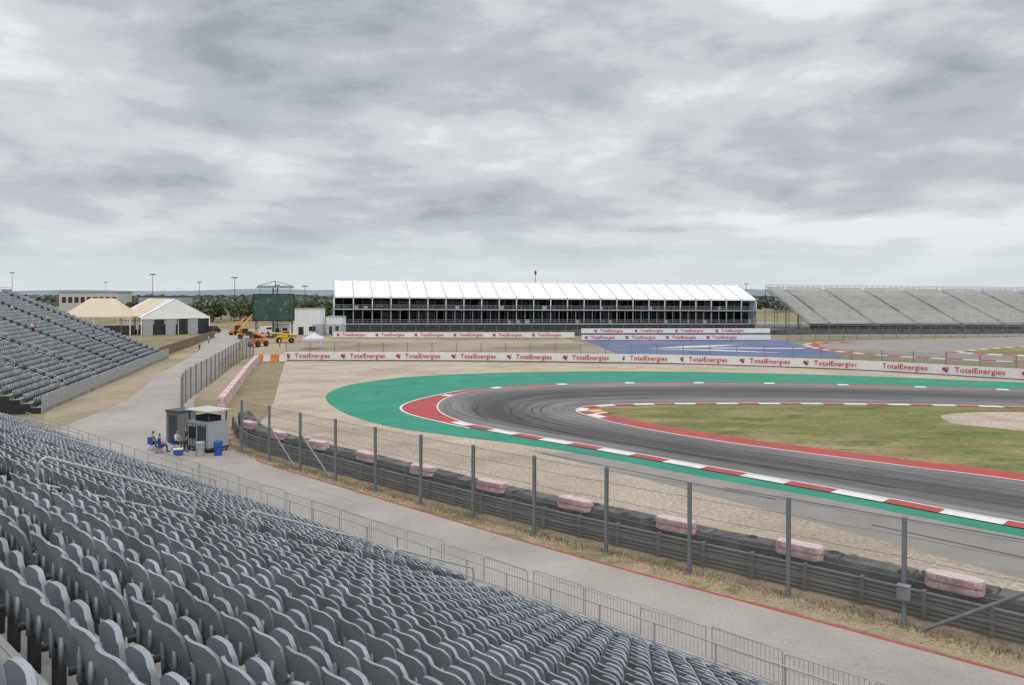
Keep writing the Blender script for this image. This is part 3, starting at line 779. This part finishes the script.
def vehicle(x,y,ang,m):
    b = MB(); L_=5.2
    for wx in (-L_*.3,L_*.32):
        for wy in (-.85,.85): wheel(b,wx,wy,.36,.24)
    prof = [(-L_/2,.4),(L_/2,.4),(L_/2,.95),(L_/2-.9,1.15),(L_/2-1.7,1.95),(-L_/2+.1,2.0),(-L_/2,1.0)]
    n=len(prof)
    for s in (-1,1):
        pts=[(px,s*(.95 if pz<1.2 else .82),pz) for px,pz in prof]
        b.poly(pts if s<0 else pts[::-1],0)
    for i in range(n):
        j=(i+1)%n; w0=.95 if prof[i][1]<1.2 else .82; w1=.95 if prof[j][1]<1.2 else .82
        b.quad((prof[i][0],-w0,prof[i][1]),(prof[i][0],w0,prof[i][1]),(prof[j][0],w1,prof[j][1]),(prof[j][0],-w1,prof[j][1]),3 if i==3 else 0)
    for s in (-1,1): b.quad((-L_/2+.4,s*.93,1.15),(L_/2-1.2,s*.93,1.15),(L_/2-1.75,s*.87,1.75),(-L_/2+.4,s*.87,1.75),3)
    return b.build('parked_van', [m,M_rubber,M_steel,M_glass], None, Matrix.Translation((x,y,.01)) @ Matrix.Rotation(ang,4,'Z'))
vehicle(-66,212,R(70),M_white); vehicle(-76,216,R(95),M_grey); vehicle(-82,214,R(80),M_dark)

# ------------------------------------------------------------------ marshal post by the road
Mk = Matrix.Translation((-21.4,54.8,.01)) @ Matrix.Rotation(R(-34),4,'Z')
mp_ = empty('marshal_post', Mk); b = MB()
b.box(-1.1,1.3,-.8,.8,.35,2.1,0); b.box(-1.15,1.35,-.85,.85,.2,.35,1)
for x in (-1.0,1.2):
    for y in (-.7,.7): b.box(x-.04,x+.04,y-.04,y+.04,0,2.8,1)
b.box(-1.25,1.45,-.95,.95,2.8,2.88,2)
b.box(-.9,-.1,-.84,-.803,.9,1.7,3); b.box(.2,1.0,-.84,-.803,.5,1.8,1)
for k in range(8): b.box(-1.1+.3*k,-1.06+.3*k,-.83,-.80,.4,1.95,1)
b.box(-.6,.9,-.5,.5,2.1,2.45,3)
b.build('cabinet', [M_grey,M_steel,mat('weathered_canopy',(.45,.45,.43),.7,.15,1),M_dark], mp_)
b = MB(); b.box(-.75,.75,-.7,.7,.15,2.3,0); b.box(-.8,.8,-.75,.75,2.3,2.42,1); b.box(-.45,.45,-.73,-.703,.25,2.1,1)
b.box(-.7,-.5,-.6,.6,0,.15,1); b.box(.5,.7,-.6,.6,0,.15,1)
b.build('portable_toilet', [mat('booth_grey',(.17,.18,.185),.6,.1,2),M_steel], None, Matrix.Translation((-24.4,57.6,.01)) @ Matrix.Rotation(R(-30),4,'Z'))
def bin_(x,y,m):
    b=MB(); b.cyl((0,0,0),(0,0,.9),.25,0,12,r1=.3); b.cyl((0,0,.9),(0,0,.98),.32,0,12,r1=.26)
    b.cyl((0,0,.55),(0,0,.6),.3,0,12); b.build('litter_bin',[m],None,Matrix.Translation((x,y,.01)))
bin_(-19.9,52.9,M_bluebin); bin_(-21.0,52.6,M_grey)
b=MB(); b.box(-.3,.3,-.2,.2,.05,.4,0); b.box(-.31,.31,-.21,.21,.4,.46,1)
b.build('cool_box',[M_bluebin,M_white],None,Matrix.Translation((-22.6,52.9,.01)) @ Matrix.Rotation(R(20),4,'Z'))

# ------------------------------------------------------------------ people
M_skin = mat('skin', (.42,.26,.19), .6, .05, 5); M_hair = mat('hair', (.04,.028,.02), .7, .1, 8)
shirts = [mat('shirt_%d'%i, c, .85, .08, 5) for i, c in enumerate([(.05,.09,.30),(.65,.65,.65),(.50,.05,.04),(.04,.04,.05),(.25,.30,.34),(.65,.45,.05)])]
M_pants = mat('trousers', (.05,.06,.09), .9, .1, 5)
def person(x, y, z, yaw, pose, si, name='spectator'):
    J = {}
    sit = pose == 'sit'
    pz = .56 if sit else .95
    J['pel']=(0,0,pz,.13,.10); J['sp']=(0,.0 if not sit else -.02,pz+.25,.12,.095); J['ch']=(0,0,pz+.45,.15,.10); J['nk']=(0,.01,pz+.58,.055,.055)
    J['hd']=(0,.03,pz+.70,.085,.095); J['ht']=(0,.02,pz+.79,.07,.08)
    E=[('pel','sp'),('sp','ch'),('ch','nk'),('nk','hd'),('hd','ht')]
    for s,k in ((-1,'l'),(1,'r')):
        J['sh'+k]=(.19*s,0,pz+.45,.06,.06)
        if sit:
            J['hp'+k]=(.10*s,.05,pz-.03,.085,.085); J['kn'+k]=(.14*s,.46,pz-.04,.06,.06); J['an'+k]=(.14*s,.48,.09,.042,.042); J['to'+k]=(.15*s,.66,.05,.035,.03)
            J['el'+k]=(.25*s,.08,pz+.2,.045,.045); J['wr'+k]=(.16*s,.32,pz+.1,.033,.033); J['ha'+k]=(.13*s,.41,pz+.08,.035,.022)
        else:
            st=.10*s
            J['hp'+k]=(.10*s,0,pz-.06,.085,.085); J['kn'+k]=(.11*s,.03+st*.5,.50,.06,.06); J['an'+k]=(.11*s,-.02+st,.09,.042,.042); J['to'+k]=(.13*s,.15+st,.045,.035,.03)
            J['el'+k]=(.25*s,-.03,pz+.18,.045,.045); J['wr'+k]=(.25*s,.08,pz-.06,.033,.033); J['ha'+k]=(.24*s,.11,pz-.15,.035,.022)
        E += [('ch','sh'+k),('sh'+k,'el'+k),('el'+k,'wr'+k),('wr'+k,'ha'+k),('pel','hp'+k),('hp'+k,'kn'+k),('kn'+k,'an'+k),('an'+k,'to'+k)]
    names=list(J); bm=bmesh.new(); lay=bm.verts.layers.skin.verify(); vs={}
    for nme in names:
        v=bm.verts.new(J[nme][:3]); v[lay].radius=J[nme][3:]; v[lay].use_root=(nme=='pel'); vs[nme]=v
    for a_,c_ in E: bm.edges.new((vs[a_],vs[c_]))
    me=bpy.data.meshes.new('p'); bm.to_mesh(me); bm.free()
    o=bpy.data.objects.new(name,me); scene.collection.objects.link(o)
    o.modifiers.new('s','SKIN').use_smooth_shade=True; o.modifiers.new('u','SUBSURF').levels=1
    dg=bpy.context.evaluated_depsgraph_get(); m2=bpy.data.meshes.new_from_object(o.evaluated_get(dg)); o.modifiers.clear(); o.data=m2
    m2.materials.clear()
    for m in (M_skin,M_hair,shirts[si],M_pants,M_rubber): m2.materials.append(m)
    segs=[]
    for a_,c_ in E: segs.append((Vector(J[a_][:3]),Vector(J[c_][:3]),a_,c_))
    for p in m2.polygons:
        c=p.center; best=None
        for A_,B_,a_,c_ in segs:
            ab=B_-A_; t=max(0,min(1,(c-A_).dot(ab)/ab.length_squared)); d=(c-A_-ab*t).length
            if best is None or d<best[0]: best=(d,a_,c_)
        e=best[2]
        if e in('hd','ht'): p.material_index = 1 if (c.z>pz+.74 or c.y<0) and not (c.y>.07) else 0
        elif e=='nk' or e.startswith('ha') or e.startswith('wr'): p.material_index=0
        elif e.startswith('to'): p.material_index=4
        elif e[:2] in('hp','kn','an'): p.material_index=3
        else: p.material_index=2
    o.matrix_world=Matrix.Translation((x,y,z)) @ Matrix.Rotation(yaw,4,'Z')
    return o
def chair(x,y,a_):
    b=MB(); b.box(-.27,.27,-.2,.27,.42,.46,0); b.box(-.27,.27,-.26,-.22,.46,.95,0)
    for s in (-.26,.26): b.cyl((s,-.25,0),(s,.25,.62),.015,1,5); b.cyl((s,.25,0),(s,-.25,.62),.015,1,5); b.cyl((s,-.24,.4),(s,-.24,.95),.015,1,5)
    b.build('folding_chair',[M_bluebin,M_steel],None,Matrix.Translation((x,y,.01)) @ Matrix.Rotation(a_,4,'Z'))
for x,y,a_,si in ((-24.2,53.6,-60,0),(-23.5,54.7,-100,1),(-25.1,54.6,-40,4)):
    person(x,y,.02,R(a_),'sit',si,'marshal'); chair(x,y,R(a_))
person(-22.5,54.0,.02,R(120),'stand',3,'marshal')
for x,y,si in ((-55,166,5),(-57,172,2),(-61,176,3),(-47,158,1),(-60,150,4),(-53,152,5),(-66,170,1)): person(x,y,.02,random.uniform(0,6),'stand',si,'track_worker')
def st2pos(xl,k): p=Ms @ Vector((xl,-.4-.85*k-.12,.55+.379*k)); return p
for xl,k,si in ((-30,17,2),(-31.1,17,3),(-18,15,1),(-19,15,4),(-40,24,3),(-50,25,2),(-44,20,1),(-15.5,12,0),(-52,10,3),(-27,21,2),(-36,14,1),(-37.1,14,2),(-12,9,2),(-25,18,3),(-48,16,5),(-33,22,0),(-42,22,3),(-46,24,1)):
    p=st2pos(xl,k); person(p.x,p.y,p.z-.06,Ms.to_euler().z+random.uniform(-.3,.3),'sit' if k%3 else 'stand',si)

# ------------------------------------------------------------------ vegetation
def foliage(name, trees, m, leaf=(.5,1.0), per=140, trunks=True):
    V=[];F=[];Rn=[]; b=MB(); c0=0
    for (x,y,h,w) in trees:
        n=per; nc=7
        cc=np.stack([rng.normal(0,.30*w,nc),rng.normal(0,.30*w,nc),rng.uniform(.35,.85,nc)*h],1)
        idx=rng.integers(0,nc,n); sc=rng.uniform(.13,.24,nc)[idx][:,None]*np.array([[w*1.0,w*1.0,h*.8]])
        dirs=rng.normal(size=(n,3)); dirs/=np.linalg.norm(dirs,axis=1)[:,None]
        C=cc[idx]+dirs*sc*rng.uniform(.6,1,(n,1)); C[:,2]=np.clip(C[:,2],.3,h)
        a=rng.normal(size=(n,3)); a/=np.linalg.norm(a,axis=1)[:,None]; q=np.cross(a,rng.normal(size=(n,3))); q/=np.linalg.norm(q,axis=1)[:,None]
        s=rng.uniform(*leaf,(n,1)); C+=np.array([[x,y,0]])
        Q=np.stack([C-a*s,C-q*s*.7,C+a*s,C+q*s*.7],1).reshape(-1,3)
        V.append(Q); F.append(np.arange(n*4).reshape(-1,4)+c0); c0+=n*4
        Rn.append(np.repeat(rng.uniform(.6,1.6,nc)[idx]*rng.uniform(.8,1.2,n)*random.uniform(.8,1.3),4))
        if trunks:
            b.cyl((x,y,0),(x,y,h*.55),.03*h,0,6,r1=.015*h)
            for k in range(4): b.cyl((x,y,h*(.25+.07*k)),(x+cc[k,0],y+cc[k,1],cc[k,2]),.013*h,0,4,r1=.005*h,cap=False)
    par=b.build(name,[M_bark]) if trunks else None
    V=np.concatenate(V);F=np.concatenate(F);Rn=np.concatenate(Rn)
    me=bpy.data.meshes.new(name); me.from_pydata(V.tolist(),[],F.tolist()); me.materials.append(m)
    at=me.attributes.new('rnd','FLOAT','POINT'); at.data.foreach_set('value',Rn); me.update()
    o=bpy.data.objects.new('crowns' if par else name,me); scene.collection.objects.link(o); o.parent=par
    return o
tr=[]
for _ in range(45):
    y=random.uniform(290,380); x=y*random.uniform(-.42,-.20); tr.append((x,y,random.uniform(5,9),random.uniform(6,10)))
for _ in range(26):
    y=random.uniform(300,380); x=y*random.uniform(-.72,-.40); tr.append((x,y,random.uniform(4,7.5),random.uniform(6,10)))
foliage('roadside_trees', tr, M_leaf, (.35,.8), 420)
tr=[]
for _ in range(900):
    y=random.uniform(420,1500); x=y*random.uniform(-.75,.75); tr.append((x,y,random.uniform(5,9),random.uniform(10,22)))
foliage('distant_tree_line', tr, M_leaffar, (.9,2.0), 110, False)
b=MB()
for (yy,hh,seed) in ((2400,14,1),(3600,26,2),(5200,40,3)):
    n=80; prev=None
    for i in range(n+1):
        x=-yy*.95+2*yy*.95*i/n; h=hh*(.55+.25*math.sin(i*.21+seed)+.2*math.sin(i*.53+seed*2)+.06*random.random())
        if prev:
            b.quad((prev[0],yy-250,0),(x,yy-250,0),(x,yy,h),(prev[0],yy,prev[1]))
            b.quad((prev[0],yy,prev[1]),(x,yy,h),(x,yy+400,0),(prev[0],yy+400,0))
        prev=(x,h)
b.build('hills',[mat('haze_tinted_hillside',(.20,.245,.265),1,.15,.004)],smooth=True)  # muted bluish base colour paints distance haze onto the hills
Pq=resample(fence[:62], .05)
K=15000; V=np.zeros((K*3,3)); Rn=np.zeros(K*3)
for i in range(K):
    p=Pq[random.randrange(len(Pq)-1)]; w=random.gauss(.1,.45); w=max(-1.3,min(.9,w))
    x=p.x+n2.x*w+random.uniform(-.05,.05); y=p.y+n2.y*w; h=random.uniform(.04,.15)*(1.3 if abs(w)<.3 else .7); a=random.uniform(0,6.28); r=random.uniform(.012,.03)
    V[3*i]=(x-r*math.cos(a),y-r*math.sin(a),0); V[3*i+1]=(x+r*math.cos(a),y+r*math.sin(a),0); V[3*i+2]=(x+random.uniform(-.06,.06),y+random.uniform(-.06,.06),h)
    Rn[3*i:3*i+3]=random.uniform(.7,1.4)
me=bpy.data.meshes.new('verge_grass'); me.from_pydata(V.tolist(),[],np.arange(K*3).reshape(-1,3).tolist())
me.materials.append(mat('dry_blades',(.31,.25,.145),.9,.2,.8,tint=(.14,.145,.055),tscale=.4,tlo=.5,thi=.6,attr='rnd'))
at=me.attributes.new('rnd','FLOAT','POINT'); at.data.foreach_set('value',Rn); me.update()
o=bpy.data.objects.new('verge_grass',me); scene.collection.objects.link(o)

def pole(x,y,h):
    b=MB(); b.cyl((0,0,0),(0,0,h),.18,0,6,r1=.09); b.box(-1.2,1.2,-.1,.1,h-.1,h+.1,0)
    for k in (-1,-.35,.35,1): b.box(k-.2,k+.2,-.35,.0,h-.35,h-.1,0)
    b.build('floodlight_mast',[M_steel],None,Matrix.Translation((x,y,0)))
for u,y,h in ((-.46,330,19),(-.355,300,17),(-.64,420,22),(-.40,420,17),(-.30,380,15),(-.265,330,14),(.30,420,16),(-.52,500,18)): pole(u*y,y,h)

# ------------------------------------------------------------------ sky & light
w = bpy.data.worlds.new('World'); scene.world = w; w.use_nodes = True
nt = w.node_tree; N = nt.nodes; L = nt.links; bg = N['Background']
sky = N.new('ShaderNodeTexSky'); sky.sky_type = 'NISHITA'; sky.sun_disc = False; sky.sun_elevation = R(52); sky.sun_rotation = R(150)
tc = N.new('ShaderNodeTexCoord'); sp = N.new('ShaderNodeSeparateXYZ'); L.new(tc.outputs['Generated'], sp.inputs[0])
def mth(op, a, c=None):
    q = N.new('ShaderNodeMath'); q.operation = op
    for i, v in enumerate((a, c)):
        if v is None: continue
        if isinstance(v, (int, float)): q.inputs[i].default_value = v
        else: L.new(v, q.inputs[i])
    return q.outputs[0]
def rng_(v, a, b_, c, d, smooth=False):
    q = N.new('ShaderNodeMapRange'); q.interpolation_type = 'SMOOTHSTEP' if smooth else 'LINEAR'
    for k, x in zip(('From Min','From Max','To Min','To Max'), (a,b_,c,d)): q.inputs[k].default_value = x
    L.new(v, q.inputs['Value']); return q.outputs['Result']
z = mth('MAXIMUM', sp.outputs[2], 0.0); den = mth('ADD', z, .14)
cx = mth('DIVIDE', sp.outputs[0], den); cy = mth('DIVIDE', sp.outputs[1], den)
cb = N.new('ShaderNodeCombineXYZ'); L.new(cx, cb.inputs[0]); L.new(cy, cb.inputs[1])
def noise_(src, scale, detail, rough, dist, off, sc=(1,1,1)):
    mp = N.new('ShaderNodeMapping'); mp.inputs['Location'].default_value = off; mp.inputs['Scale'].default_value = sc; L.new(src, mp.inputs[0])
    n = N.new('ShaderNodeTexNoise'); n.inputs['Scale'].default_value = scale; n.inputs['Detail'].default_value = detail
    n.inputs['Roughness'].default_value = rough; n.inputs['Distortion'].default_value = dist; L.new(mp.outputs[0], n.inputs['Vector']); return n.outputs['Fac']
a = noise_(cb.outputs[0], .95, 6, .52, .25, (3.1,1.7,0))
c = noise_(tc.outputs['Generated'], 6.5, 7, .58, .15, (9,4,2), (1,1,2.8))
d_ = noise_(tc.outputs['Generated'], 1.9, 3, .5, 0, (1,7,5), (1,1,3.4))
s = mth('ADD', mth('ADD', mth('MULTIPLY', a, .44), mth('MULTIPLY', c, .30)), mth('MULTIPLY', d_, .26))
cr = N.new('ShaderNodeValToRGB'); L.new(s, cr.inputs[0]); e = cr.color_ramp.elements
cr.color_ramp.interpolation = 'EASE'
e[0].position = .40; e[0].color = (.345,.37,.40,1); e[1].position = .60; e[1].color = (.84,.855,.87,1)
x = e.new(.47); x.color = (.49,.515,.545,1); x = e.new(.53); x.color = (.64,.66,.685,1)
hz = N.new('ShaderNodeMix'); hz.data_type = 'RGBA'; hz.inputs['B'].default_value = (.69,.755,.80,1)
L.new(cr.outputs[0], hz.inputs['A']); L.new(rng_(z, 0, .12, .85, 0, True), hz.inputs['Factor'])
gain = rng_(z, .32, .85, 1.0, 2.2, True)
vm = N.new('ShaderNodeVectorMath'); vm.operation = 'SCALE'; L.new(hz.outputs['Result'], vm.inputs[0]); L.new(gain, vm.inputs['Scale'])
vs = N.new('ShaderNodeVectorMath'); vs.operation = 'SCALE'; L.new(sky.outputs[0], vs.inputs[0]); vs.inputs['Scale'].default_value = .1
mx = N.new('ShaderNodeMix'); mx.data_type = 'RGBA'; mx.inputs['Factor'].default_value = .92
L.new(vs.outputs[0], mx.inputs['A']); L.new(vm.outputs[0], mx.inputs['B']); L.new(mx.outputs['Result'], bg.inputs['Color']); bg.inputs['Strength'].default_value = 1.04

sl = bpy.data.lights.new('sun','SUN'); sl.energy = 1.25; sl.angle = R(22); sl.color = (1,.96,.91)
so = bpy.data.objects.new('sun', sl); scene.collection.objects.link(so)
so.rotation_euler = (R(38), 0, R(30))

cam = bpy.data.cameras.new('camera'); cam.sensor_width = 23.6; cam.lens = 18; cam.clip_end = 12000; cam.clip_start = .05
cam.shift_y = -.0483
co = bpy.data.objects.new('camera', cam); scene.collection.objects.link(co); co.location = (0,0,11); co.rotation_euler = (R(90),0,0)
scene.camera = co
scene.view_settings.view_transform = 'Standard'; scene.view_settings.look = 'None'; scene.view_settings.exposure = 0
